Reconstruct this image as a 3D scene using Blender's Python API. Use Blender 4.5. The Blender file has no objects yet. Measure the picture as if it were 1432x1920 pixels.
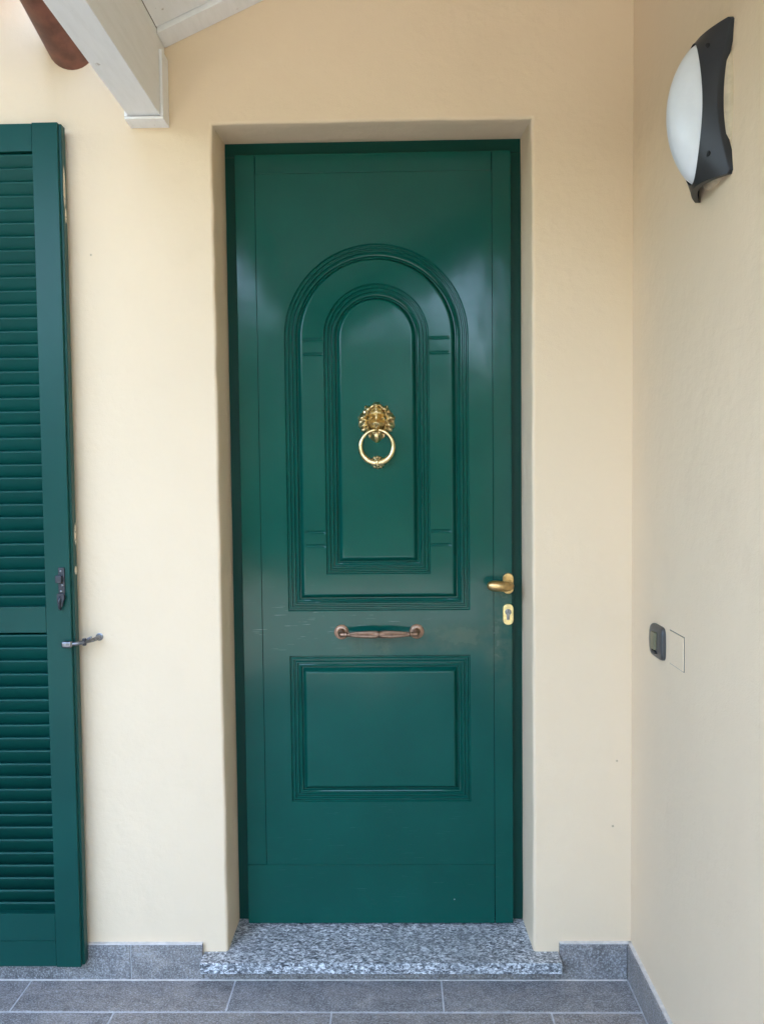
import bpy, bmesh, math, random
import numpy as np
from mathutils import Vector, Matrix

random.seed(7)
S = bpy.context.scene
col = S.collection
rad = math.radians

# ------------------------------------------------------------------ camera
cam_d = bpy.data.cameras.new('camera')
cam = bpy.data.objects.new('camera', cam_d)
col.objects.link(cam)
S.camera = cam
YAW, PITCH, ROLL = .0182, -.0438, -.011
fw = Vector((-math.sin(YAW)*math.cos(PITCH), math.cos(YAW)*math.cos(PITCH), math.sin(PITCH)))
rt0 = Vector((math.cos(YAW), math.sin(YAW), 0)); up0 = rt0.cross(fw)
rt = rt0*math.cos(ROLL) + up0*math.sin(ROLL)
up = -rt0*math.sin(ROLL) + up0*math.cos(ROLL)
M = Matrix((rt, up, -fw)).transposed().to_4x4()
M.translation = Vector((.0565, -2.0562, 1.3488))
cam.matrix_world = M
cam_d.sensor_fit = 'HORIZONTAL'
cam_d.sensor_width = 36
cam_d.lens = 36*1467.9/1432
cam_d.clip_start = .05
cam_d.clip_end = 2000

# ------------------------------------------------------------------ world and sun
SUN_EL, SUN_AZ = 60, -28           # sun stands behind the house
w = bpy.data.worlds.new('World'); S.world = w; w.use_nodes = True
nt = w.node_tree
bg = nt.nodes['Background']
sky = nt.nodes.new('ShaderNodeTexSky')
sky.sky_type = 'NISHITA'; sky.sun_disc = False
sky.sun_elevation = rad(SUN_EL); sky.sun_rotation = rad(SUN_AZ)
sky.air_density = 1.0; sky.dust_density = 2.5; sky.ozone_density = 1.0
hs = nt.nodes.new('ShaderNodeHueSaturation')          # pale, hazy summer sky
hs.inputs['Saturation'].default_value = .92
nt.links.new(sky.outputs[0], hs.inputs['Color'])
nt.links.new(hs.outputs[0], bg.inputs[0])
bg.inputs[1].default_value = .15
sl = bpy.data.lights.new('sun', 'SUN'); sl.energy = 2.0; sl.angle = rad(.6); sl.color = (1, .95, .86)
so = bpy.data.objects.new('sun', sl); col.objects.link(so)
sd = Vector((math.sin(rad(SUN_AZ))*math.cos(rad(SUN_EL)), math.cos(rad(SUN_AZ))*math.cos(rad(SUN_EL)), math.sin(rad(SUN_EL))))
so.rotation_euler = sd.to_track_quat('Z', 'Y').to_euler()
so.location = (-3, 6, 8)
vs = S.view_settings
vs.view_transform = 'Standard'; vs.look = 'None'; vs.gamma = 1; vs.use_curve_mapping = False
vs.exposure = 4.24
S.render.engine = 'CYCLES'
S.cycles.max_bounces = 8; S.cycles.diffuse_bounces = 4; S.cycles.glossy_bounces = 4

# ------------------------------------------------------------------ material helpers
class G:
    """small node-graph helper"""
    def __init__(s, name):
        s.m = bpy.data.materials.new(name); s.m.use_nodes = True
        s.t = s.m.node_tree; s.b = s.t.nodes['Principled BSDF']
        s.geo = s.t.nodes.new('ShaderNodeNewGeometry'); s.tc = s.t.nodes.new('ShaderNodeTexCoord')
        s.pos = s.geo.outputs['Position']; s.obj = s.tc.outputs['Object']
    def n(s, typ): return s.t.nodes.new(typ)
    def put(s, sock, v):
        if hasattr(v, 'links'): s.t.links.new(v, sock)
        else: sock.default_value = v
    def math(s, op, a, b=None, c=None, clamp=False):
        n = s.n('ShaderNodeMath'); n.operation = op; n.use_clamp = clamp
        s.put(n.inputs[0], a)
        if b is not None: s.put(n.inputs[1], b)
        if c is not None: s.put(n.inputs[2], c)
        return n.outputs[0]
    def mapv(s, v, sc=(1, 1, 1), lo=(0, 0, 0), ro=(0, 0, 0)):
        n = s.n('ShaderNodeMapping'); s.put(n.inputs[0], v)
        n.inputs['Scale'].default_value = sc; n.inputs['Location'].default_value = lo; n.inputs['Rotation'].default_value = ro
        return n.outputs[0]
    def noise(s, v, scale, detail=3, rough=.5, dist=0):
        n = s.n('ShaderNodeTexNoise'); s.put(n.inputs['Vector'], v)
        n.inputs['Scale'].default_value = scale; n.inputs['Detail'].default_value = detail
        n.inputs['Roughness'].default_value = rough; n.inputs['Distortion'].default_value = dist
        return n.outputs[0]
    def voro(s, v, scale, feat='F1', out='Distance'):
        n = s.n('ShaderNodeTexVoronoi'); n.feature = feat; s.put(n.inputs['Vector'], v)
        n.inputs['Scale'].default_value = scale
        return n.outputs[out]
    def ramp(s, v, lo, hi, a=0., b=1.):
        n = s.n('ShaderNodeMapRange'); n.interpolation_type = 'SMOOTHSTEP'
        s.put(n.inputs[0], v)
        for i, q in zip((1, 2, 3, 4), (lo, hi, a, b)): n.inputs[i].default_value = q
        return n.outputs[0]
    def cramp(s, v, stops):
        n = s.n('ShaderNodeValToRGB'); s.put(n.inputs[0], v); e = n.color_ramp.elements
        while len(e) < len(stops): e.new(.5)
        for q, (p, c) in zip(e, stops): q.position = p; q.color = (*c, 1)
        return n.outputs[0]
    def mix(s, f, a, b, mode='MIX'):
        n = s.n('ShaderNodeMix'); n.data_type = 'RGBA'; n.blend_type = mode
        s.put(n.inputs[0], f)
        for k, v in ((6, a), (7, b)): s.put(n.inputs[k], (*v, 1) if isinstance(v, tuple) and len(v) == 3 else v)
        return n.outputs[2]
    def ell(s, c, r, soft=.5):
        """soft ellipsoid mask at world position c"""
        n = s.n('ShaderNodeVectorMath'); n.operation = 'SUBTRACT'; s.put(n.inputs[0], s.pos); n.inputs[1].default_value = c
        d = s.n('ShaderNodeVectorMath'); d.operation = 'DIVIDE'; s.t.links.new(n.outputs[0], d.inputs[0]); d.inputs[1].default_value = r
        l = s.n('ShaderNodeVectorMath'); l.operation = 'LENGTH'; s.t.links.new(d.outputs[0], l.inputs[0])
        return s.ramp(l.outputs['Value'], 1-soft, 1+soft*.4, 1, 0)
    def sep(s, v):
        n = s.n('ShaderNodeSeparateXYZ'); s.put(n.inputs[0], v); return n.outputs
    def bump(s, h, strength=.3, dist=.001, prev=None):
        n = s.n('ShaderNodeBump'); s.put(n.inputs['Height'], h)
        n.inputs['Strength'].default_value = strength; n.inputs['Distance'].default_value = dist
        if prev is not None: s.t.links.new(prev, n.inputs['Normal'])
        return n.outputs[0]
    def out(s, color, rough=.5, metal=0, normal=None, spec=None, coat=None):
        b = s.b
        s.put(b.inputs['Base Color'], (*color, 1) if isinstance(color, tuple) else color)
        s.put(b.inputs['Roughness'], rough); b.inputs['Metallic'].default_value = metal
        if normal is not None: s.t.links.new(normal, b.inputs['Normal'])
        if spec is not None: b.inputs['Specular IOR Level'].default_value = spec
        if coat is not None: b.inputs['Coat Weight'].default_value = coat; b.inputs['Coat Roughness'].default_value = .12
        return s.m

def mat_plaster(name, base):
    g = G(name)
    big = g.noise(g.pos, 1.3, 3)
    mid = g.noise(g.pos, 9, 2)
    c = g.mix(g.ramp(big, .3, .7), base, tuple(v*.95 for v in base))
    c = g.mix(g.math('MULTIPLY', g.ramp(mid, .55, .8), .25), c, tuple(v*.9 for v in base))
    # small dark specks and scuffs
    vn = g.voro(g.pos, 11, out='Distance')
    pick = g.voro(g.pos, 11, out='Color')
    px = g.sep(pick)[0]
    sp = g.math('MULTIPLY', g.ramp(vn, .015, .05, 1, 0), g.math('GREATER_THAN', px, .86))
    c = g.mix(g.math('MULTIPLY', sp, .55), c, (.16, .12, .08))
    h = g.math('ADD', g.math('MULTIPLY', g.noise(g.pos, 7, 2), 3), g.math('ADD', g.math('MULTIPLY', g.noise(g.pos, 55, 3), .5), g.math('MULTIPLY', g.noise(g.pos, 380, 2), .22)))
    return g.out(c, .82, normal=g.bump(h, .95, .0022), spec=.25)

def mat_green(name, base, rough=.28, door=False, chips=(), spec=.22):
    g = G(name)
    n1 = g.noise(g.pos, 5, 3); n2 = g.noise(g.pos, 60, 3)
    c = g.mix(g.ramp(n1, .3, .7), base, tuple(v*1.12 for v in base))
    r = g.math('ADD', rough, g.math('MULTIPLY', n2, .08))
    wav = g.math('ADD', g.math('MULTIPLY', g.noise(g.mapv(g.pos, (1, 1, .6)), 5.5, 2), 1.0), g.math('MULTIPLY', n2, .03))
    nor = g.bump(wav, .6, .0035)
    if door:
        # hand grease / dust blotches around the pull handle, and scratches
        bl = g.math('MAXIMUM', g.ell((.20, .12, .90), (.16, .2, .05), .8), g.math('MAXIMUM', g.ell((.01, .12, .873), (.04, .2, .026), .8), g.math('MAXIMUM', g.ell((-.07, .12, .875), (.035, .2, .024), .8), g.ell((.345, .12, .93), (.05, .2, .16), .9))))
        bl = g.math('MULTIPLY', bl, g.ramp(g.noise(g.pos, 16, 4, .6), .3, .68))
        c = g.mix(g.math('MULTIPLY', bl, .42), c, (.17, .17, .11))
        r = g.math('ADD', r, g.math('MULTIPLY', bl, .25))
        scr = g.ramp(g.noise(g.mapv(g.pos, (12, 1, 420), ro=(0, .03, 0)), 1.0, 2, .5), .655, .69)
        area = g.math('MAXIMUM', g.ell((-.22, .12, .93), (.16, .2, .11), .7), g.math('MAXIMUM', g.ell((.03, .12, .95), (.22, .2, .035), .7), g.ell((-.35, .12, 1.0), (.035, .2, .10), .6)))
        area = g.math('MAXIMUM', area, g.math('MULTIPLY', g.ell((0, .12, .30), (.5, .2, .2), .5), .13))
        brk = g.ramp(g.noise(g.pos, 22, 2), .45, .6)
        sm = g.math('MULTIPLY', g.math('MULTIPLY', scr, area), brk)
        c = g.mix(g.math('MULTIPLY', sm, .55), c, (.20, .36, .34))
        vn = g.voro(g.mapv(g.pos, (1, .3, 1)), 14); px = g.sep(g.voro(g.mapv(g.pos, (1, .3, 1)), 14, out='Color'))[0]
        low = g.ramp(g.sep(g.pos)[2], .3, 1.2, 1, .0)
        dots = g.math('MULTIPLY', g.math('MULTIPLY', g.ramp(vn, .015, .04, 1, 0), g.math('GREATER_THAN', px, .95)), low)
        c = g.mix(g.math('MULTIPLY', dots, .6), c, (.25, .40, .38))
    for (p, q) in chips:
        m = g.math('MULTIPLY', g.ell(p, q, .25), g.ramp(g.noise(g.pos, 130, 3), .3, .42))
        c = g.mix(m, c, (.72, .62, .46))
        r = g.math('ADD', r, g.math('MULTIPLY', m, .4))
    return g.out(c, r, normal=nor, spec=spec)

def mat_granite():
    g = G('speckled_granite')
    v = g.mapv(g.obj, (.62, 1, 1))
    a = g.noise(v, 150, 3, .66, 1.0)
    b = g.noise(g.mapv(v, (1.1, 1, 1), (3, 1, 2)), 150, 2, .6, .8)
    c = g.cramp(a, [(.36, (.03, .034, .038)), (.44, (.17, .18, .19)), (.53, (.44, .46, .47)), (.61, (.82, .84, .84))])
    c = g.mix(g.ramp(b, .55, .62, 0, .7), c, (.06, .066, .075))
    c = g.mix(g.ramp(g.noise(g.obj, 6, 2), .4, .7, 0, .3), c, (.22, .24, .25))
    return g.out(c, g.ramp(a, .3, .7, .5, .62), normal=g.bump(a, .35, .0012))

def mat_tile(name, warm=.8):
    g = G(name)
    oi = g.n('ShaderNodeObjectInfo')
    rnd = oi.outputs['Random']
    off = g.n('ShaderNodeVectorMath'); off.operation = 'ADD'
    cmb = g.n('ShaderNodeCombineXYZ')
    g.t.links.new(g.math('MULTIPLY', rnd, 37.), cmb.inputs[0]); g.t.links.new(g.math('MULTIPLY', rnd, 91.), cmb.inputs[1])
    g.t.links.new(g.obj, off.inputs[0]); g.t.links.new(cmb.outputs[0], off.inputs[1])
    v = off.outputs[0]
    a = g.noise(g.mapv(v, (1, 1.8, 1)), 9, 6, .68, 1.2)
    f = g.noise(g.mapv(v, (1, 1.5, 1)), 240, 4, .7)
    st = g.noise(g.mapv(v, (1, 2.2, 1), ro=(0, 0, .5)), 34, 4, .65, 1.5)
    c = g.cramp(a, [(.30, (.118, .112, .108)), (.5, (.21, .200, .192)), (.68, (.33, .30, .27))])
    c = g.mix(g.ramp(rnd, .3, 1., 0, warm), c, g.cramp(a, [(.3, (.15, .130, .112)), (.7, (.36, .31, .26))]))
    c = g.mix(g.ramp(st, .54, .74, 0, .5), c, (.42, .43, .44))
    c = g.mix(g.ramp(st, .30, .46, .6, 0), c, (.11, .105, .11))
    c = g.mix(g.ramp(f, .5, .62, 0, .7), c, (.46, .47, .475))
    c = g.mix(g.ramp(f, .36, .48, .65, 0), c, (.07, .07, .074))
    h = g.math('ADD', g.math('MULTIPLY', st, 1.), g.math('MULTIPLY', f, .5))
    return g.out(c, g.ramp(a, .3, .7, .5, .66), normal=g.bump(h, .4, .0015))

def mat_plain(name, c, rough=.5, metal=0, vary=.12, scale=30, bump=.15, spec=None):
    g = G(name)
    n = g.noise(g.pos, scale, 4, .6)
    cc = g.mix(g.ramp(n, .3, .7), tuple(v*(1-vary) for v in c), tuple(min(1, v*(1+vary)) for v in c))
    return g.out(cc, g.math('ADD', rough-.05, g.math('MULTIPLY', n, .1)), metal, g.bump(g.noise(g.pos, scale*6, 2), bump, .0006), spec)

def mat_whitewood():
    g = G('white_painted_wood')
    n = g.noise(g.mapv(g.obj, (1, .15, 1)), 60, 4, .6)
    s = g.noise(g.pos, 26, 4, .65)
    c = g.mix(g.ramp(n, .4, .7), (.86, .855, .835), (.82, .815, .79))
    c = g.mix(g.ramp(s, .68, .74, 0, .55), c, (.34, .27, .18))
    return g.out(c, .55, normal=g.bump(n, .3, .001))

def mat_brass(name, c, rough, crease_tone):
    g = G(name)
    n = g.noise(g.pos, 90, 4, .6)
    cc = g.mix(g.ramp(n, .35, .7), c, tuple(v*.72 for v in c))
    if crease_tone:
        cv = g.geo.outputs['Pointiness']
        cc = g.mix(g.ramp(cv, .44, .52, crease_tone, 0), cc, (.10, .055, .02))  # darker and browner in the creases
    return g.out(cc, g.math('ADD', rough, g.math('MULTIPLY', n, .12)), 1.0, g.bump(g.noise(g.pos, 500, 2), .08, .0005))

CREAM = (.80, .632, .432)
MT = dict(
    wall=mat_plaster('cream_plaster', CREAM),
    leaf=mat_green('green_gloss_paint', (.0026, .066, .049), .09, True, spec=.27),
    frame=mat_green('green_shaded_frame_paint', (.0028, .046, .034), .34),  # door green darkened, so the reveal's shade sits in the colour
    shutter=mat_green('green_shutter_paint', (.0030, .054, .043), .30, spec=.22,
        chips=[((-.781, -.035, 2.10), (.02, .007, .055)), ((-.781, -.03, 2.03), (.02, .006, .02)), ((-.781, -.026, 1.21), (.02, .008, .03)), ((-.781, -.03, 1.115), (.02, .008, .012))]),
    granite=mat_granite(),
    tile=mat_tile('slate_tile'),
    grout=mat_plain('grey_grout', (.48, .48, .48), .85, vary=.15, scale=60),
    mortar=mat_plain('pale_mortar', (.62, .58, .53), .85, vary=.12, scale=60),
    white=mat_whitewood(),
    brown=mat_plain('brown_painted_pipe', (.17, .062, .038), .5, vary=.3, scale=22, bump=.4),
    brass=mat_brass('polished_brass', (.92, .72, .38), .26, .75),
    satin=mat_brass('satin_brass', (.70, .47, .20), .30, 0),
    pale=mat_brass('bright_brass', (.92, .76, .38), .27, 0),
    copper=mat_brass('aged_copper', (.40, .25, .17), .40, .6),
    steel=mat_plain('zinc_steel', (.24, .245, .26), .36, 1.0, .35, 120, .3),
    blacksteel=mat_plain('black_iron', (.035, .038, .045), .42, .3, .2, 90, .3),
    black=mat_plain('black_plastic', (.014, .015, .018), .42, 0, .1, 40, .12),
    greyp=mat_plain('anthracite_plastic', (.055, .055, .055), .38, 0, .08, 60, .05),
    dim=mat_plain('grey_green_button', (.16, .15, .085), .4, 0, .1, 60, .05),
    beige=mat_plain('beige_plastic', (.52, .43, .29), .55, 0, .1, 60, .1),
    opal=mat_plain('opal_plastic', (.66, .68, .70), .32, 0, .03, 20, .02),
    dark=mat_plain('dark_gap', (.01, .01, .01), .8),
    lawn=None, leafm=None, bounce_paving=mat_plain('bounce_gravel', (.19, .18, .165), .9, 0, .25, 40, .5),
)
g = G('lawn_grass'); a = g.noise(g.pos, 3, 6, .7)
MT['lawn'] = g.out(g.cramp(a, [(.3, (.035, .075, .018)), (.7, (.10, .15, .04))]), .9, normal=g.bump(a, .6, .02))
g = G('hedge_leaf'); a = g.noise(g.pos, 4, 4, .7)
MT['leafm'] = g.out(g.cramp(a, [(.3, (.030, .075, .018)), (.7, (.085, .14, .04))]), .6)

# ------------------------------------------------------------------ object helpers
WORLD = {}   # object -> world location
def tag(o, label=None, cat=None, group=None, kind=None):
    if label: o['label'] = label
    if cat: o['category'] = cat
    if group: o['group'] = group
    if kind or cat: o['kind'] = kind or 'thing'
    return o
def root(name, loc, label, cat, group=None):
    o = bpy.data.objects.new(name, None); col.objects.link(o)
    o.location = loc; o.empty_display_size = .05; WORLD[o] = Vector(loc)
    return tag(o, label, cat, group, 'thing')
def place(o, loc, parent):
    loc = Vector(loc); WORLD[o] = loc
    if parent is not None: o.parent = parent; o.location = loc - WORLD[parent]
    else: o.location = loc
def mk(name, V, F, mat, parent=None, smooth=None):
    """mesh object from world-space vertices; origin at the centre of its base.
    smooth: None = flat, True = smooth, number = smooth below that angle"""
    A = np.array([tuple(v) for v in V], dtype=float)
    lo, hi = A.min(0), A.max(0)
    o0 = np.array([(lo[0]+hi[0])/2, (lo[1]+hi[1])/2, lo[2]])
    me = bpy.data.meshes.new(name)
    me.from_pydata([tuple(v) for v in A-o0], [], F)
    bm = bmesh.new(); bm.from_mesh(me)
    bmesh.ops.recalc_face_normals(bm, faces=bm.faces)
    if smooth:
        for f in bm.faces: f.smooth = True
        if smooth is not True:
            for e in bm.edges:
                if len(e.link_faces) == 2 and e.calc_face_angle(0) > rad(smooth): e.smooth = False
    bm.to_mesh(me); bm.free()
    me.materials.append(mat)
    o = bpy.data.objects.new(name, me); col.objects.link(o)
    if smooth and smooth is not True:
        wn = o.modifiers.new('weighted_normal', 'WEIGHTED_NORMAL'); wn.keep_sharp = True; wn.weight = 100
    place(o, o0, parent)
    return o
def mk_bm(name, bm, mat, parent=None, smooth=None):
    bm.verts.index_update()
    V = [v.co.copy() for v in bm.verts]; F = [[v.index for v in f.verts] for f in bm.faces]
    bm.free()
    return mk(name, V, F, mat, parent, smooth)
def boxbm(x0, x1, y0, y1, z0, z1, bev=0, seg=2):
    bm = bmesh.new()
    bmesh.ops.create_cube(bm, size=1)
    for v in bm.verts:
        v.co = Vector((x0 if v.co.x < 0 else x1, y0 if v.co.y < 0 else y1, z0 if v.co.z < 0 else z1))
    if bev: bmesh.ops.bevel(bm, geom=list(bm.edges), offset=bev, segments=seg, affect='EDGES', profile=.5)
    return bm
def box(name, x0, x1, y0, y1, z0, z1, mat, parent=None, bev=.0015, seg=2):
    return mk_bm(name, boxbm(x0, x1, y0, y1, z0, z1, bev, seg), mat, parent, 40 if bev else None)
def loft(rings, closed=True, cap0=False, cap1=False):
    n = len(rings[0]); V = []; F = []
    for r in rings: V += [tuple(p) for p in r]
    for i in range(len(rings)-1):
        for j in range(n if closed else n-1):
            k = (j+1) % n
            F.append([i*n+j, i*n+k, (i+1)*n+k, (i+1)*n+j])
    if cap0: F.append(list(range(n))[::-1])
    if cap1: F.append([(len(rings)-1)*n+j for j in range(n)])
    return V, F
def lathe(c, axis, prof, n=28, flutes=0, fdepth=0., frange=None):
    """prof: list of (t along axis, radius) from point c"""
    ax = Vector(axis).normalized()
    u = ax.orthogonal().normalized(); v = ax.cross(u); c = Vector(c)
    rings = []
    for (t, r) in prof:
        fl = fdepth if (flutes and (frange is None or frange(t))) else 0
        rings.append([c + ax*t + (u*math.cos(2*math.pi*j/n)+v*math.sin(2*math.pi*j/n))*(r*(1-fl*(.5+.5*math.cos(flutes*2*math.pi*j/n)))) for j in range(n)])
    return loft(rings, True, True, True)
def tube(pts, radii, n=14, caps=True):
    pts = [Vector(p) for p in pts]
    if not hasattr(radii, '__len__'): radii = [radii]*len(pts)
    rings = []; ref = None
    for i, p in enumerate(pts):
        t = (pts[min(i+1, len(pts)-1)]-pts[max(i-1, 0)]).normalized()
        if ref is None: ref = t.orthogonal().normalized()
        ref = (ref - t*ref.dot(t)).normalized(); b = t.cross(ref)
        rings.append([p+(ref*math.cos(2*math.pi*j/n)+b*math.sin(2*math.pi*j/n))*radii[i] for j in range(n)])
    return loft(rings, True, caps, caps)
def join(*vf):
    V = []; F = []
    for v, f in vf:
        o = len(V); V += list(v); F += [[i+o for i in q] for q in f]
    return V, F
def bmvf(bm):
    bm.verts.index_update()
    r = [tuple(v.co) for v in bm.verts], [[v.index for v in f.verts] for f in bm.faces]; bm.free(); return r

# ------------------------------------------------------------------ ground
XL, XR, ZT = -.4100, .4138, 2.266       # door opening in the wall
XW = .673                                # right-hand wall
FY, LY = .1550, .1258                    # door frame and door leaf front
lawn = mk('lawn', [(-400, -400, -.03), (400, -400, -.03), (400, 400, -.03), (-400, 400, -.03)], [[0, 1, 2, 3]], MT['lawn'])
tag(lawn, kind='structure')
pave = mk('bounce_paving', [(-9, -8.5, -.018), (9, -8.5, -.018), (9, 1.5, -.018), (-9, 1.5, -.018)], [[0, 1, 2, 3]], MT['bounce_paving'])  # unseen ground added for the neutral light it bounces into the porch
tag(pave, kind='structure')
floor = box('porch_floor', -2.2, .70, -1.96, .02, -.10, -.0010, MT['grout'], None, 0)
tag(floor, kind='structure')
tw, tg = .549, .004
rows = [(-.136, -.0125, -.389)]
y = -.1415
k = 0
while y > -1.7:
    rows.append((y-.298, y, -.120 if k % 2 == 0 else -.389)); y -= .303; k += 1
cache = {}
for (y0, y1, xs) in rows:
    i = math.floor((-2.2-xs)/(tw+tg))
    while xs+i*(tw+tg) < XW-.013:
        a = max(xs+i*(tw+tg)+tg/2, -2.2); b = min(xs+(i+1)*(tw+tg)-tg/2, XW-.014); i += 1
        if b-a < .02: continue
        key = (round(b-a, 3), round(y1-y0, 3))
        if key not in cache:
            t = box('floor_tile', a, b, y0, y1, -.0095, 0, MT['tile'], floor, .0012, 1); cache[key] = t
        else:
            t = cache[key].copy(); col.objects.link(t); place(t, ((a+b)/2, (y0+y1)/2, -.0095), floor)
        t.rotation_euler = (random.uniform(-.001, .001), random.uniform(-.0006, .0006), 0)

# ------------------------------------------------------------------ house walls
def wall_with_opening():
    """front sheet with a rounded, slightly hand-worked opening, reveals, and a closed back"""
    rng = random.Random(11)
    b = .008
    nz, nx = 34, 14
    path = [(XL, -.1+(ZT+.1)*k/nz, -1, 0) for k in range(nz)] + [(XL, ZT, -1, 1)]
    path += [(XL+(XR-XL)*k/nx, ZT, 0, 1) for k in range(1, nx)] + [(XR, ZT, 1, 1)]
    path += [(XR, ZT-(ZT+.1)*k/nz, 1, 0) for k in range(1, nz+1)]
    wob = [(rng.uniform(-1, 1)*.0011, rng.uniform(-1, 1)*.0011) for _ in path]
    def ring(off, y, f):
        R = []
        for (x, z, sx, sz), (wx, wz) in zip(path, wob):
            d = y/.32
            cx = -.001 if sx < 0 else (.009 if sx > 0 else 0)
            R.append((x+sx*off+wx*f*abs(sx)-cx*d*(1 if sx > 0 else 1), y, z+sz*off+wz*f*abs(sz)+sz*.030*d))
        return R
    secs = [ring(b, 0, 0)] + [ring(b*(1-math.sin(t)), b*(1-math.cos(t)), 1) for t in (rad(18), rad(40), rad(64))] + [ring(0, b, 1), ring(0, .04, .3), ring(0, .32, 0)]
    V, F = loft(secs, closed=False)
    x0, x1, z1, z2 = XL-b, XR+b, ZT+b, 3.4
    A = [(-4.5, 0, -.1), (x0, 0, -.1), (x0, 0, z1), (-4.5, 0, z1), (x1, 0, -.1), (.95, 0, -.1), (.95, 0, z1), (x1, 0, z1), (-4.5, 0, z2), (x0, 0, z2), (x1, 0, z2), (.95, 0, z2)]
    FA = [[0, 1, 2, 3], [4, 5, 6, 7], [3, 2, 9, 8], [2, 7, 10, 9], [7, 6, 11, 10]]
    B = [(-4.5, 0, -.1), (-4.5, .32, -.1), (-4.5, .32, z2), (-4.5, 0, z2), (.95, .32, z2), (.95, 0, z2), (.95, .32, -.1), (.95, 0, -.1)]
    FB = [[0, 1, 2, 3], [3, 2, 4, 5], [5, 4, 6, 7], [1, 6, 4, 2]]
    return join((V, F), (A, FA), (B, FB))
front = mk('front_wall', *wall_with_opening(), MT['wall'], None, None)
for f in front.data.polygons: f.use_smooth = f.area < .02 and abs(f.normal.y) < .999
tag(front, 'cream plastered front wall around the green door', 'wall')
side = box('side_wall', XW, .95, -2.75, -.0005, -.1, 3.38, MT['wall'], None, 0)
tag(side, 'pale cream plastered side wall at right carrying lamp and switch', 'wall')
# skirting tiles: parts of the walls
for (a, b) in ((-1.24, -.6735), (-.6705, -.4770)):
    box('skirting_tile', a, b, -.0115, .01, 0.001, .0945, MT['tile'], front, .0012, 1)
box('skirting_tile', .4815, XW-.0125, -.0115, .01, .001, .0965, MT['tile'], front, .0012, 1)
box('riser_tile', -.4755, .4800, -.0105, .01, .001, .040, MT['tile'], front, .0012, 1)
for (a, b) in ((-.55, -.0005), (-1.10, -.553), (-1.65, -1.103)):
    box('skirting_tile', XW-.0115, XW+.01, a, b, .001, .0965, MT['tile'], side, .0012, 1)
box('joint_filler', -1.2, -.49, -.0085, .005, .002, .093, MT['grout'], front, 0)
# pale mortar bead on top of the skirtings
def bead(name, x0, x1, y0, y1, z0, par):
    bm = boxbm(x0, x1, y0, y1, z0, z0+.0045, .0015, 2)
    return mk_bm(name, bm, MT['mortar'], par, 40)
bead('mortar_bead', -1.24, -.4775, -.0095, .005, .0945, front)
bead('mortar_bead', .482, XW-.001, -.0095, .005, .0965, front)
bead('mortar_bead', XW-.0095, XW+.005, -1.65, -.0005, .0965, side)
bead('mortar_bead', -1.24, XW-.014, -.0150, -.0105, -.0025, front)

# granite threshold: slab under the wall edges and through the opening
bm = boxbm(-.4745, .4795, -.052, .30, .0415, .0715, .003, 2)
sill = mk_bm('threshold_slab', bm, MT['granite'], None, 40)
tag(sill, 'speckled grey granite threshold slab under the green door', 'threshold')

# ------------------------------------------------------------------ door frame
FX, FT = .4110, 2.2785
fr = root('door_surround', (0, FY, .0715), 'green outer frame fixed in the wall around the door', 'door frame')
box('jamb', -FX-.012, -.3815, FY, .21, .0725, FT-.0355, MT['frame'], fr, .0015)
box('jamb', .3815, FX+.016, FY, .21, .0725, FT-.0355, MT['frame'], fr, .0015)
box('head', -FX-.012, FX+.016, FY, .21, FT-.0350, FT+.02, MT['frame'], fr, .0015)
box('stop', -.3810, .3810, .175, .21, .0725, FT-.036, MT['dark'], fr, 0)

# ------------------------------------------------------------------ door
door = root('door', (0, LY, .0760), 'green panelled front door with arched moulding and brass lion knocker', 'door')
DX0, DX1, DZ0, DZ1 = -.3780, .3780, .0760, 2.2385
PX0, PX1, PZ0, PZ1 = -.3225, .3255, .2475, 2.1855
LB = .174
gp = .0011
box('stile', DX0, PX0-gp, LY, LB, PZ0, DZ1, MT['leaf'], door, .0018)
box('stile', PX1+gp, DX1, LY, LB, DZ0, DZ1, MT['leaf'], door, .0018)
box('top_rail', PX0-gp+.0012, PX1+gp-.0012, LY+.0004, LB, PZ1+gp, DZ1, MT['leaf'], door, .0018)
box('bottom_rail', DX0, PX1+gp-.0012, LY, LB, DZ0, PZ0-gp, MT['leaf'], door, .0018)
box('core', PX0-.01, PX1+.01, LY+.02, LB-.002, PZ0-.01, PZ1+.01, MT['dark'], door, 0)

def arch_ring(cx, half, spring, bottom, d, zs, na=40, nb=10):
    """closed outline offset inward by d: up the left side, round the arch, down the right, back along the bottom"""
    h = half-d; b = bottom+d
    L = []
    zz = [z for z in zs]                       # descending levels shared by all rings
    lv = [b] + [max(z, b) for z in reversed(zz)]
    for z in lv: L.append((cx-h, z))
    for i in range(na+1):
        t = math.pi - math.pi*i/na
        L.append((cx+h*math.cos(t), spring+h*math.sin(t)))
    for z in reversed(lv): L.append((cx+h, z))
    for i in range(1, nb): L.append((cx+h-2*h*i/nb, b))
    return L
def rect_ring(x0, x1, z0, z1, d, n=8):
    x0 += d; x1 -= d; z0 += d; z1 -= d; L = []
    for i in range(n): L.append((x0, z0+(z1-z0)*i/n))
    for i in range(n): L.append((x0+(x1-x0)*i/n, z1))
    for i in range(n): L.append((x1, z1-(z1-z0)*i/n))
    for i in range(n): L.append((x1-(x1-x0)*i/n, z0))
    return L
def ring3(L, h): return [(x, LY-h*1.6, z) for x, z in L]
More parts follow.
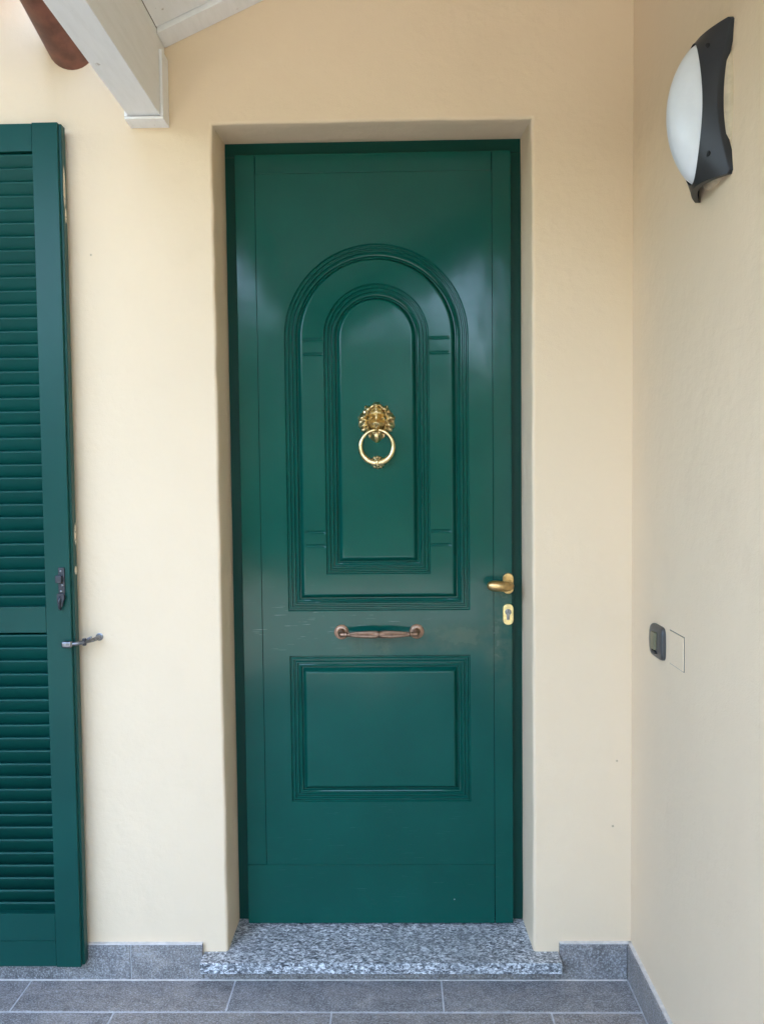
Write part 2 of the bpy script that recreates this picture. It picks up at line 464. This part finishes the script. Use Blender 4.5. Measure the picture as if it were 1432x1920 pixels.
# moulding section: (inward offset, height) in metres; three stepped reeds, a valley and a bevel up to a raised field
PROF = [(0, 0), (.0012, -.0006), (.0030, -.0034), (.0050, -.0034), (.0085, -.0012), (.0108, -.0012), (.0130, -.0046), (.0150, -.0046),
        (.0185, -.0022), (.0210, -.0022), (.0232, -.0058), (.0255, -.0058), (.0290, -.0040), (.0315, -.0046), (.0340, -.0085), (.0362, -.0085),
        (.0385, -.0062), (.0440, -.0004), (.0465, .0010), (.0490, .0012), (.0510, .0012)]
CX, SPR = .0055, 1.7385
ZG = [(1.7330, .0052), (1.6925, .0052), (1.1985, .0050), (1.1600, .0050)]      # cross grooves between the arches
lv = []
for z, r in ZG:
    lv += [z+r, z+r*.45, z, z-r*.45, z-r]
lv = [1.7385-.0002] + lv
HO, BO = .2550, .9755
HI, BI = .1460, 1.0790
def panel_arch():
    rings = []
    for d, h in PROF: rings.append(ring3(arch_ring(CX, HO, SPR, BO, d, lv), h))
    V, F = loft(rings)
    n = len(rings[0])
    # flat field between the mouldings, cut by the cross grooves on the straight sides
    f0 = rings[-1]; hf = PROF[-1][1]
    inner0 = ring3(arch_ring(CX, HI, SPR, BI, 0, lv), hf)
    cols = [0, .05, .12, .5, .88, .95, 1]
    nl = len(lv)+1
    def depth(j):
        k = None
        if 1 <= j < nl: k = len(lv)-j
        jr = nl+41
        if jr <= j < jr+len(lv): k = j-jr
        if k is None or k == 0: return 0
        ph = (k-1) % 5
        return (0, .0026, .0036, .0026, 0)[ph]
    mid = []
    for c in cols:
        R = []
        for j in range(n):
            a, b = f0[j], inner0[j]
            dp = depth(j)*(0 if c in (0, 1) else (.55 if c in (.05, .95) else 1))
            R.append((a[0]+(b[0]-a[0])*c, LY-hf*1.6+dp, a[2]+(b[2]-a[2])*c))
        mid.append(R)
    VF2 = loft(mid)
    r3 = [ring3(arch_ring(CX, HI, SPR, BI, d, lv), hf+h) for d, h in PROF]
    V3, F3 = loft(r3)
    # centre: fan the last ring to a midline strip
    last = r3[-1]; m = len(last)
    V3 = list(V3); cidx = (len(r3)-1)*m
    F3.append([cidx+j for j in range(m)])
    return (V, F), VF2, (V3, F3), rings[0]
o_m, field, i_m, arch_out = panel_arch()
mk('outer_arch_moulding', *o_m, MT['leaf'], door, 42)
mk('arch_field', *field, MT['leaf'], door, 18)
mk('inner_arch_moulding', *i_m, MT['leaf'], door, 42)
RX0, RX1, RZ0, RZ1 = -.2480, .2605, .4290, .8490
lr = [ring3(rect_ring(RX0, RX1, RZ0, RZ1, d), h) for d, h in PROF]
V, F = loft(lr); m = len(lr[0]); F.append([(len(lr)-1)*m+j for j in range(m)])
mk('lower_panel_moulding', V, F, MT['leaf'], door, 42)
# the flat sheet round both mouldings
bm = bmesh.new()
def loop(L):
    vs_ = [bm.verts.new((x, LY, z)) for x, z in L]
    return [bm.edges.new((vs_[i], vs_[(i+1) % len(vs_)])) for i in range(len(vs_))]
def dedup(L):
    out = []
    for p in L:
        if not out or (abs(p[0]-out[-1][0])+abs(p[1]-out[-1][1])) > 1e-6: out.append(p)
    return out
ed = loop([(PX0, PZ0), (PX1, PZ0), (PX1, PZ1), (PX0, PZ1)])
ed += loop(dedup([(p[0], p[2]) for p in arch_out])) + loop(rect_ring(RX0, RX1, RZ0, RZ1, 0))
bmesh.ops.triangle_fill(bm, use_beauty=True, use_dissolve=False, edges=ed)
for f in list(bm.faces):                      # clear anything filled inside the holes
    c = f.calc_center_median()
    ina = (abs(c.x-CX) < HO-1e-4 and BO+1e-4 < c.z < SPR) or (c.z >= SPR and (c.x-CX)**2+(c.z-SPR)**2 < (HO*.9985)**2)
    inr = RX0+1e-4 < c.x < RX1-1e-4 and RZ0+1e-4 < c.z < RZ1-1e-4
    if ina or inr: bm.faces.remove(f)
# turn the outer border back to give the sheet its edge
be = [e for e in bm.edges if len(e.link_faces) == 1 and all(min(abs(v.co.x-PX0), abs(v.co.x-PX1), abs(v.co.z-PZ0), abs(v.co.z-PZ1)) < 1e-6 for v in e.verts)]
ex = bmesh.ops.extrude_edge_only(bm, edges=be)
for v in [q for q in ex['geom'] if isinstance(q, bmesh.types.BMVert)]: v.co.y += .018
mk_bm('panel', bm, MT['leaf'], door)

# --- lion knocker
def lion():
    KX, KZ, U = .0045, 1.5040, .0505
    nr, nth = 46, 120
    def R(t):                                  # outline in units of the half width, t from +x counter-clockwise
        s, c = math.sin(t), math.cos(t)
        a = math.degrees(t) % 360
        if a > 180: a_ = abs(a-270)            # lower half: 0 at the beard, 90 at the sides
        else: a_ = 180-abs(a-90)               # upper half: 180 at the crown
        pts = [(0, 1.17), (12, 1.07), (24, 1.00), (36, .86), (46, .86), (58, 1.0), (72, 1.03), (90, 1.02), (104, 1.04), (116, 1.04), (124, .93), (134, .97), (144, 1.08), (149, 1.04), (154, .92), (162, .99), (172, 1.06), (180, 1.08)]
        for (p, q), (p2, q2) in zip(pts, pts[1:]):
            if p <= a_ <= p2:
                f = (a_-p)/(p2-p); f = f*f*(3-2*f); r = q+(q2-q)*f; break
        return r*(1+.022*math.sin(a_*math.pi/180*15))
    def gs(x, z, cx, cz, sx, sz, rot=0):
        dx, dz = x-cx, z-cz
        if rot: dx, dz = dx*math.cos(rot)+dz*math.sin(rot), -dx*math.sin(rot)+dz*math.cos(rot)
        return math.exp(-.5*((dx/sx)**2+(dz/sz)**2))
    def H(x, z, q, t):
        ax = abs(x)
        h = .34*(1-q**2.6)**.6
        rr = math.hypot(x/.62, (z-.12)/.86)                # face oval
        mane = min(1, max(0, (rr-.72)/.3))
        a = math.atan2(z-.1, ax)
        h += mane*(1-q**6)*(.13*math.sin(a*11+4.5*rr)+.05*math.sin(a*25-5*rr)+.10)
        h -= .16*math.exp(-((rr-.80)/.07)**2)              # crease round the face
        h += .20*gs(ax, z, 0, .66, .36, .22)+.07*math.cos(ax*16)*gs(ax, z, 0, .66, .40, .18)               # forehead
        h += .13*gs(ax, z, 0, .86, .26, .10) + .05*math.cos(ax*22)*gs(ax, z, 0, .80, .3, .16)
        h += .30*gs(ax, z, .25, .42, .15, .07, -.35)       # brows
        h -= .40*gs(ax, z, .32, .21, .13, .09)             # sockets
        h += .22*gs(ax, z, .31, .25, .07, .05)             # eyes
        h += .18*gs(ax, z, 0, .14, .16, .30)               # bridge
        h += .42*gs(ax, z, 0, -.10, .20, .09)              # nose
        h += .34*gs(ax, z, .18, -.24, .12, .10)            # pads
        h += .06*gs(ax, z, .44, .02, .10, .14)+.05*math.sin(z*24+ax*10)*gs(ax, z, .40, -.05, .16, .2)             # cheeks
        h -= .26*gs(ax, z, .20, -.40, .12, .05)            # mouth
        h += .60*gs(ax, z, 0, -.47, .12, .11)              # lower jaw that holds the ring
        h -= .10*gs(ax, z, .07, -.16, .025, .03)           # nostrils
        if z < -.55: h += .09*math.sin(ax*26+z*6)*(1-q**4)*min(1, (-.55-z)/.1)
        h += .10*gs(ax, z, .60, .86, .05, .14, .5) - .12*gs(ax, z, .53, .84, .04, .10, .5)   # ears
        return max(h, .03)
    V = [(KX, LY-.0005-U*H(0, 0, 0, 0), KZ)]; F = []
    for i in range(1, nr+1):
        q = i/nr
        for j in range(nth):
            t = 2*math.pi*j/nth; r = q*R(t); x, z = r*math.cos(t), r*math.sin(t)
            V.append((KX+U*x, LY-.0005-U*H(x, z, q, t)*(.9 if i < nr else .3), KZ+U*z))
    b0 = 1+(nr-1)*nth
    for j in range(nth):
        F.append([0, 1+j, 1+(j+1) % nth])
    for i in range(nr-1):
        for j in range(nth):
            a, b = 1+i*nth, 1+(i+1)*nth; k = (j+1) % nth
            F.append([a+j, b+j, b+k, a+k])
    o = len(V)
    for j in range(nth):
        x, y, z = V[b0+j]; V.append((x, LY+.002, z))
    for j in range(nth):
        k = (j+1) % nth; F.append([b0+j, o+j, o+k, b0+k])
    return V, F
knock = mk('knocker', *lion(), MT['brass'], door, True)
tag(knock, 'brass lion head door knocker with ring in its mouth')
ring = []; rr_ = []
RC = Vector((.0050, 0, 1.4350)); nR = 72
for i in range(nR):
    t = 2*math.pi*i/nR
    zz = math.cos(t)                       # 1 at top
    th = .0036+.0036*((1-zz)/2)**.7*1.0 + (.0012 if zz < -.5 else 0)*(-zz-.5)*2
    ring.append(Vector((RC.x+.0450*math.sin(t), LY-.0220-.0010*zz, RC.z+.0455*zz))); rr_.append(th)
def closed_tube(P, Rr, n=16):
    rings = []
    for i, p in enumerate(P):
        t = (P[(i+1) % len(P)]-P[i-1]).normalized(); b = Vector((0, 1, 0)); u = b.cross(t).normalized(); b = t.cross(u)
        rings.append([p+(u*math.cos(2*math.pi*j/n)+b*math.sin(2*math.pi*j/n))*Rr[i] for j in range(n)])
    V, F = loft(rings+[rings[0]])
    return V, F
mk('ring', *closed_tube(ring, rr_), MT['brass'], knock, True)
# shell-shaped strike plate under the ring
def shell():
    V = []; F = []; nr, nth = 14, 64
    c = Vector((.0060, LY, 1.3915))
    V.append((c.x, LY-.0150, c.z))
    for i in range(1, nr+1):
        q = i/nr
        for j in range(nth):
            t = 2*math.pi*j/nth
            r = q*(.0215+.0012*math.cos(12*t))
            h = .0150*(1-q*q)**.5*(1+.12*math.cos(12*t)*q) + (.0012 if .75 < q < .98 else 0)
            V.append((c.x+r*math.cos(t), LY-max(h, .0014 if i < nr else -.001), c.z+.88*r*math.sin(t)))
    for j in range(nth): F.append([0, 1+j, 1+(j+1) % nth])
    for i in range(nr-1):
        for j in range(nth):
            a, b = 1+i*nth, 1+(i+1)*nth; k = (j+1) % nth
            F.append([a+j, b+j, b+k, a+k])
    return V, F
mk('strike_plate', *shell(), MT['brass'], knock, True)
# knotted boss at the bottom of the ring
bz = RC.z-.0455
boss = join(tube([(.0058, LY-.0255, bz+.013), (.0058, LY-.0285, bz+.004), (.0058, LY-.0285, bz-.004), (.0058, LY-.0255, bz-.012)], [.0022, .0040, .0040, .0022], 12),
            *[tube([(.0058+s*.003, LY-.0235, bz), (.0058+s*.011, LY-.0250, bz+.002+.003), (.0058+s*.022, LY-.0225, bz+.0065)], [.0030, .0035, .0012], 10) for s in (-1, 1)])
mk('boss', *boss, MT['brass'], knock, True)

# --- fluted pull handle
PH = root  # (kept simple: the handle is one part with its own sub-parts)
hz, hy = .9165, LY-.040
x0, x1 = -.1005, .1105
xm = (x0+x1)/2
def pullbar():
    L = (x1-x0)/2
    prof = [(-L+.004, .0052), (-L+.012, .0052), (-L+.013, .0066), (-L+.017, .0066), (-L+.018, .0050), (-L+.021, .0050), (-L+.022, .0064), (-L+.024, .0064), (-L+.026, .0056)]
    for i in range(1, 11):
        f = i/10; prof.append((-L+.026+(L-.031)*f, .0060+.0046*math.sin(f*math.pi*.62)))
    prof += [(-.0042, .0088), (-.0040, .0098), (-.0024, .0100), (-.0020, .0080), (0, .0080)]
    full = prof + [(-t, r) for t, r in reversed(prof[:-1])]
    return lathe((xm, hy, hz), (1, 0, 0), full, 60, 12, .16, lambda t: .0055 < abs(t) < L-.0255)
handle = mk('pull_handle', *pullbar(), MT['copper'], door, 55)
tag(handle, 'fluted copper pull bar across the middle of the door')
for xx, s in ((x0, 1), (x1, -1)):
    rose = lathe((xx, LY+.001, hz), (0, -1, 0), [(0, .0205), (.003, .0205), (.0045, .0190), (.0045, .0172), (.0065, .0168), (.0078, .0140), (.0080, .0100), (.012, .0085)], 36)
    mk('rosette', *rose, MT['copper'], handle, 40)
    neck = tube([(xx, LY-.008, hz), (xx, LY-.022, hz), (xx+s*.001, LY-.032, hz), (xx+s*.004, LY-.0385, hz), (xx+s*.010, hy, hz)], [.0088, .0075, .0074, .0072, .0056], 18)
    mk('neck', *neck, MT['copper'], handle, 50)

# --- lever handle and key escutcheon
def pill(cx, cz, w, h, y0, y1, n=14, rnd=.0015):
    def ringat(ins, y):
        L = []; r = w/2-ins; s = h/2-w/2
        for i in range(n+1):
            t = math.pi*i/n; L.append((cx+r*math.cos(t), y, cz+s+r*math.sin(t)))
        for i in range(n+1):
            t = math.pi+math.pi*i/n; L.append((cx+r*math.cos(t), y, cz-s+r*math.sin(t)))
        return L
    return loft([ringat(0, y0), ringat(0, y1+rnd), ringat(rnd*.35, y1+rnd*.35), ringat(rnd, y1)], True, True, True)
lx, lz = .3660, 1.0500
lever = mk('lever_handle', *pill(lx, lz, .0300, .0580, LY+.001, LY-.0085), MT['satin'], door, 40)
tag(lever, 'stubby satin brass lever handle on the right stile')
def levergrip():
    # neck out of the rose, then a fat oval grip pointing left
    P = [(lx+.001, LY-.006, lz-.003), (lx+.001, LY-.022, lz-.003), (lx-.000, LY-.036, lz-.003), (lx-.006, LY-.047, lz-.0025), (lx-.016, LY-.0525, lz-.0015),
         (lx-.028, LY-.0535, lz-.0005), (lx-.040, LY-.0530, lz), (lx-.050, LY-.0520, lz+.0005), (lx-.058, LY-.0510, lz+.001), (lx-.0625, LY-.0505, lz+.001), (lx-.0640, LY-.0500, lz+.001)]
    Rr = [.0120, .0118, .0120, .0132, .0142, .0150, .0152, .0142, .0112, .0070, .0022]
    V, F = tube(P, Rr, 24)
    return V, F
mk('grip', *levergrip(), MT['satin'], lever, True)
es = mk('key_escutcheon', *pill(.3660, .9635, .0292, .0600, LY+.001, LY-.0075), MT['pale'], door, 40)
tag(es, 'oval bright brass key escutcheon below the lever')
cyl = join(lathe((.3655, LY-.006, .9705), (0, -1, 0), [(0, .0088), (.0032, .0088), (.0038, .0080)], 28),
           bmvf(boxbm(.3612, .3698, LY-.0092, LY-.004, .9485, .9690, .0012)))
mk('lock_cylinder', *cyl, MT['steel'], es, 40)
mk('keyhole', *bmvf(boxbm(.3643, .3658, LY-.0101, LY-.008, .9690, .9760, .0003)), MT['dark'], es)

# ------------------------------------------------------------------ shutter
SX1, SYF, SYB = -.7830, -.0560, -.0215
SX0 = -1.30; SZ0, SZ1 = .0640, 2.2540
sh = root('window_shutter', ((SX0+SX1)/2, SYF, SZ0), 'green louvred wooden shutter folded back against the wall', 'shutter')
ST = SX1-.0710
# right stile with a rebate along its outer edge
def stile_right():
    sec = [(ST, SYF+.001), (ST+.001, SYF), (SX1-.0065, SYF), (SX1-.0055, SYF+.001), (SX1-.0055, SYF+.0105), (SX1-.0010, SYF+.0112), (SX1, SYF+.0122), (SX1, SYB-.001), (SX1-.001, SYB), (ST, SYB)]
    V, F = loft([[(x, y, SZ0) for x, y in sec], [(x, y, SZ1) for x, y in sec]], True, True, True)
    return V, F
mk('stile', *stile_right(), MT['shutter'], sh)
box('stile', SX0, SX0+.071, SYF, SYB, SZ0, SZ1, MT['shutter'], sh, .0015)
xa, xb = SX0+.0715, ST-.0006
sy = SYF+.0008
box('rail', xa, xb, sy, SYB, 2.1840, SZ1-.001, MT['shutter'], sh, .0015)
box('rail', xa, xb, sy, SYB, .9560, 1.0240, MT['shutter'], sh, .0015)
box('rail', xa, xb, sy, SYB, .1345, .2080, MT['shutter'], sh, .0015)
box('rail', xa, xb, sy, SYB, SZ0+.001, .1335, MT['shutter'], sh, .0015)
# louvre slats: near edge high, sloping down towards the wall
def slat_vf(zc):
    th, dp = .0075, .0540
    yn, zn = SYF+.0025, zc+.0110
    a = rad(57); u = Vector((0, math.cos(a), -math.sin(a))); nrm = Vector((0, math.sin(a), math.cos(a)))
    P = []
    c0 = Vector((0, yn+.004, zn))
    for k in range(5):
        t = math.pi/2+math.pi*k/4
        P.append(c0+nrm*(th/2*math.sin(t))+u*(th/2*math.cos(t)))
    P += [c0+u*dp-nrm*th/2, c0+u*dp+nrm*th/2]
    return loft([[(xa-.004, p.y, p.z) for p in P], [(xb+.004, p.y, p.z) for p in P]], True, True, True)
first = None
for (za, zb, n) in ((1.0240, 2.1840, 34), (.2080, .9560, 22)):
    pt = (zb-za)/n
    for i in range(n+1):
        zc = za+pt*(i+.42)
        if first is None:
            first = mk('slat', *slat_vf(zc), MT['shutter'], sh, 50); f0z = zc; fl = WORLD[first]
        else:
            o = first.copy(); col.objects.link(o); place(o, fl+Vector((0, 0, zc-f0z)), sh)
            o.rotation_euler = (random.uniform(-.02, .02), random.uniform(-.0008, .0008), 0)
# dark hook catch screwed to the stile
hx = SX1-.0265
hk = mk('hook_catch', *bmvf(boxbm(hx-.0085, hx+.0085, SYF-.004, SYF+.0005, 1.0420, 1.1260, .0020)), MT['blacksteel'], sh, 40)
box('keeper', hx-.0120, hx+.0040, SYF-.0150, SYF-.003, 1.0870, 1.1060, MT['blacksteel'], hk, .002)
for sz in (1.1160, 1.0800, 1.0640):
    mk('screw', *lathe((hx+(.002 if sz < 1.1 and sz > 1.07 else -.001), SYF-.0035, sz), (0, -1, 0), [(0, .0034), (.0012, .0030), (.0018, .0016)], 14), MT['steel'], hk, True)
def forktip():
    A = [(hx-.0090, 1.0590), (hx+.0085, 1.0590), (hx+.0095, 1.0480), (hx+.0050, 1.0330), (hx+.0030, 1.0240), (hx+.0010, 1.0300), (hx-.0010, 1.0440), (hx-.0035, 1.0300), (hx-.0060, 1.0230), (hx-.0085, 1.0330), (hx-.0100, 1.0480)]
    r0 = [(x, SYF-.0120, z) for x, z in A]; r1 = [(x, SYF-.0070, z) for x, z in A]
    return loft([r0, r1], True, True, True)
mk('fork', *forktip(), MT['blacksteel'], hk)
mk('hook', *tube([(hx, SYF-.006, 1.058), (hx-.003, SYF-.014, 1.040), (hx-.003, SYF-.012, 1.022), (hx-.003, SYF-.006, 1.018)], [.004, .0042, .0038, .003], 10), MT['blacksteel'], hk, True)

# ------------------------------------------------------------------ shutter stay on the wall
sx, sz = -.737, .9330
stay = root('shutter_stay', (sx, 0, sz-.01), 'grey metal stay on the wall holding the shutter open', 'shutter stay')
mk('arm', *tube([(sx, .01, sz), (sx, -.012, sz), (sx-.006, -.030, sz-.002), (sx-.022, -.047, sz-.004), (sx-.040, -.0605, sz-.0055), (sx-.056, -.0660, sz-.006)], [.0062, .0058, .0050, .0052, .0054, .0046], 12), MT['steel'], stay, True)
mk('catch', *bmvf(boxbm(sx-.072, sx-.046, -.0745, -.0605, sz-.0140, sz+.0030, .0045, 3)), MT['steel'], stay, 50)
mk('pivot', *lathe((sx-.022, -.047, sz+.006), (0, 0, -1), [(0, .0040), (.001, .0052), (.018, .0052), (.019, .004)], 14), MT['blacksteel'], stay, 50)
mk('spring', *tube([(sx-.010+.003*math.cos(i*1.3), -.034-.0012*i+.002*math.sin(i*1.3), sz+.0045+.003*math.sin(i*1.3)) for i in range(18)], .0013, 8), MT['steel'], stay, True)
mk('wall_plate', *lathe((sx, .001, sz), (0, -1, 0), [(0, .0105), (.003, .0100), (.0042, .0075)], 20), MT['steel'], stay, 50)

# ------------------------------------------------------------------ wall lamp
LCY, LCZ = -.520, 2.0340
lamp = root('wall_lamp', (XW, LCY, LCZ-.15), 'oval bulkhead lamp with white diffuser and black frame on side wall', 'wall lamp')
HU, HV = .082, .140
def LW(u, v): return .004+.058*max(0, 1-(u/HU)**2)*(1-.42*(v/HV)**2)
def lp(u, v, w_): return (XW-w_, LCY-u, LCZ+v)      # u towards the viewer, w off the wall
OU, OV = .050, .131
def lampframe():
    nth, nr = 96, 12
    rings = []
    for k in range(nr+1):
        f = k/nr; R = []
        for j in range(nth):
            t = 2*math.pi*j/nth; c, s = math.cos(t), math.sin(t)
            iu, iv = OU*c, OV*s
            # outer outline: straight top and bottom, concave sides
            m_ = max(abs(c)/1.0, abs(s)/.92)
            ou, ov = c/m_, s/m_/.92
            ov = max(-1, min(1, ov))
            eu = .067+(HU-.067)*abs(ov)**1.8
            u = ou*eu if abs(ou) < .999 else math.copysign(eu, ou)
            v = ov*(HV-.004*(1-abs(ou)**2))
            R.append((iu+(u-iu)*f, iv+(v-iv)*f))
        rings.append(R)
    top = [[lp(u, v, LW(u, v)+(.004*(1-(k/nr))**2)) for u, v in R] for k, R in enumerate(rings)]
    bot = [lp(u, v, LW(u, v)-.012) for u, v in rings[-1]]
    inn = [lp(u, v, LW(u, v)-.010) for u, v in rings[0]]
    return loft([inn]+top+[bot])
mk('frame', *lampframe(), MT['black'], lamp, 50)
def diffuser():
    V = []; F = []; nr, nth = 16, 64
    V.append(lp(0, 0, LW(0, 0)+.030))
    for i in range(1, nr+1):
        q = i/nr
        for j in range(nth):
            t = 2*math.pi*j/nth; u, v = OU*.995*q*math.cos(t), OV*.995*q*math.sin(t)
            b = LW(OU*math.cos(t), OV*math.sin(t)); c0 = LW(0, 0)
            V.append(lp(u, v, b*q*q+c0*(1-q*q)+.030*(1-q**2.2)**.62-.002*q))
    for j in range(nth): F.append([0, 1+j, 1+(j+1) % nth])
    for i in range(nr-1):
        for j in range(nth):
            a, b = 1+i*nth, 1+(i+1)*nth; k = (j+1) % nth
            F.append([a+j, b+j, b+k, a+k])
    return V, F
mk('diffuser', *diffuser(), MT['opal'], lamp, True)
def lampbase():
    n = 64
    def R(sc, w_):
        L = []
        for j in range(n):
            t = 2*math.pi*j/n; c, s = math.cos(t), math.sin(t)
            L.append(lp(math.copysign(abs(c)**.75, c)*.079*sc, math.copysign(abs(s)**.75, s)*.134*sc, w_))
        return L
    return loft([R(1, -.002), R(1, .004), R(.96, .009), R(.80, .014), R(.6, .016)], True, True, True)
mk('base', *lampbase(), MT['beige'], lamp, 50)
for (u, v) in ((.047, .103), (.051, -.093)):
    c = lp(u, v, LW(u, v)+.001)
    mk('screw', *lathe(c, (-1, -.35, 0), [(-.004, .0055), (.0010, .0055), (.0014, .0035)], 14), MT['dark'], lamp, 50)

# ------------------------------------------------------------------ switch and blank plate
swy, swz = -.2165, .9560
sw = root('doorbell_switch', (XW, swy, swz-.04), 'small dark grey switch plate on the side wall beside the blank plate', 'switch')
def curved_plate(cy, cz, hy_, hz_, d):
    ny = 10; rings = []
    for k, (sc, w_) in enumerate(((1, -.001), (1, .004), (.985, .0062), (.93, .0085), (.6, .0095))):
        R = []
        n = 48
        for j in range(n):
            t = 2*math.pi*j/n; c, s = math.cos(t), math.sin(t)
            p = .30
            a, b = math.copysign(abs(c)**p, c)*hy_*sc, math.copysign(abs(s)**p, s)*hz_*sc
            bow = d*(1-(b/hz_)**2)
            a2 = a+math.copysign(.0035*(1-(b/hz_)**2), a)*abs(a)/hy_
            R.append((XW-w_-bow*(1 if w_ > .005 else .2), cy-a2, cz+b))
        rings.append(R)
    return loft(rings, True, False, True)
mk('plate', *curved_plate(swy, swz, .0420, .0390, .003), MT['greyp'], sw, 40)
mk('button', *bmvf(boxbm(XW-.0175, XW-.004, swy-.0130, swy+.0130, swz-.0180, swz+.0230, .002)), MT['dim'], sw, 40)
mk('indicator', *bmvf(boxbm(XW-.0160, XW-.004, swy-.0130, swy+.0130, swz-.0270, swz-.0200, .001)), MT['black'], sw, 40)
bl = box('blank_cover_plate', XW-.0030, XW+.004, -.3745, -.2890, .9232, .9968, MT['wall'], None, .0012)
box('shadow_gap', XW-.0007, XW+.003, -.3765, -.2870, .9215, .9985, MT['greyp'], bl, 0)
tag(bl, 'square painted blank cover plate flush beside the grey switch', 'cover plate')

# ------------------------------------------------------------------ porch roof, beam, gutter
SLO = .4467; RX = -.5254; RZ = 2.4600
def rz(x): return RZ+(x-RX)*SLO
roof = root('porch_roof', (0, -.8, 2.45), 'white boarded sloping porch ceiling above the door', 'porch roof')
YEND = -2.7
def slab(y0, y1, xa_, xb_, lo, hi, bev=.0):
    bm = boxbm(xa_, xb_, y0, y1, 0, 1)
    for v in bm.verts: v.co.z = rz(v.co.x)+(lo if v.co.z < .5 else hi)
    if bev: bmesh.ops.bevel(bm, geom=list(bm.edges), offset=bev, segments=2, affect='EDGES', profile=.5)
    return bm
mk_bm('batten', slab(-.070, -.0008, -.5265, XW+.05, 0, .03, .002), MT['white'], roof, 40)
y = -.0715; 
while y > YEND:
    mk_bm('board', slab(y-.1170, y-.001, -.5265 if y > -9 else 0, XW+.05, .012, .032, .003), MT['white'], roof, 40)
    y -= .1180
mk_bm('deck', slab(YEND, -.0008, -.645, XW+.4, .0335, .11, 0), MT['brown'], roof)
mk_bm('added_shade_beam', slab(YEND-.09, YEND-.002, -.645, XW-.002, -.28, .11, 0), MT['brown'], roof)  # unseen beam added to darken reflections at the top of the door
beam = root('roof_beam', (-.568, 0, 2.26), 'white painted roof beam running out from the wall above the shutter', 'beam')
box('timber', -.6100, -.5270, YEND+.02, -.001, 2.2680, 2.4745, MT['white'], beam, .003)
# collar boards where the beam meets the wall
box('collar_board', -.5265, -.5190, -.055, -.001, 2.2660, 2.4300, MT['white'], beam, .0012)
box('collar_board', -.6180, -.6105, -.055, -.001, 2.2660, 2.4300, MT['white'], beam, .0012)
box('collar_board', -.6180, -.5190, -.055, -.001, 2.2590, 2.2655, MT['white'], beam, .0012)
# brown gutter pipe
sl_ = math.tan(rad(16))
gp_ = [(-.768, .03-.0, 2.478-.03*sl_)] + [(-.768, -t, 2.478+t*sl_) for t in (0, .3, .6, .9, 1.2, 1.5)]
gut = mk('gutter_pipe', *tube(gp_, .0650, 32), MT['brown'], None, 50)
tag(gut, 'brown round gutter pipe meeting the wall beside the white beam', 'gutter')

# eave added out of view to shade the wall left of the porch
ev = box('added_eave', -4.5, -.87, -1.75, -.001, 2.68, 2.82, MT['brown'], None, .004)
tag(ev, kind='structure')
# ------------------------------------------------------------------ unseen greenery added to tint the paint's reflections and block low sky
def unseen_hedge(L, wd, H, place_fn, seed):
    rng = np.random.default_rng(seed)
    n = int(L*800)
    t = rng.uniform(-L/2, L/2, n); z = rng.uniform(-.02, 1, n)
    top = H+.5*np.sin(t*.8+seed)+.35*np.sin(t*2.1+1)
    d = rng.normal(0, wd, n)+.5*np.sin(t*1.3)
    P = place_fn(t, d, z*top)
    a = rng.normal(size=(n, 3)); a /= np.linalg.norm(a, axis=1)[:, None]
    b = np.cross(a, rng.normal(size=(n, 3))); b /= np.linalg.norm(b, axis=1)[:, None]
    s = rng.uniform(.09, .2, n)[:, None]
    Q = np.stack([P-a*s, P+b*s*.6, P+a*s, P-b*s*.6], 1).reshape(-1, 3)
    me = bpy.data.meshes.new('unseen_hedge'); me.from_pydata([tuple(v) for v in Q], [], [[4*i, 4*i+1, 4*i+2, 4*i+3] for i in range(n)])
    me.materials.append(MT['leafm'])
    o = bpy.data.objects.new('unseen_hedge', me); col.objects.link(o)
    return tag(o, kind='stuff')
unseen_hedge(32, .35, 3.4, lambda t, d, z: np.stack([t, -9.5+d, z], 1), 3)
unseen_hedge(13, .35, 2.5, lambda t, d, z: np.stack([-5.2+d*.6, -3.5+t, z], 1), 5)  # screen on the left, put in to cut light from the side sky
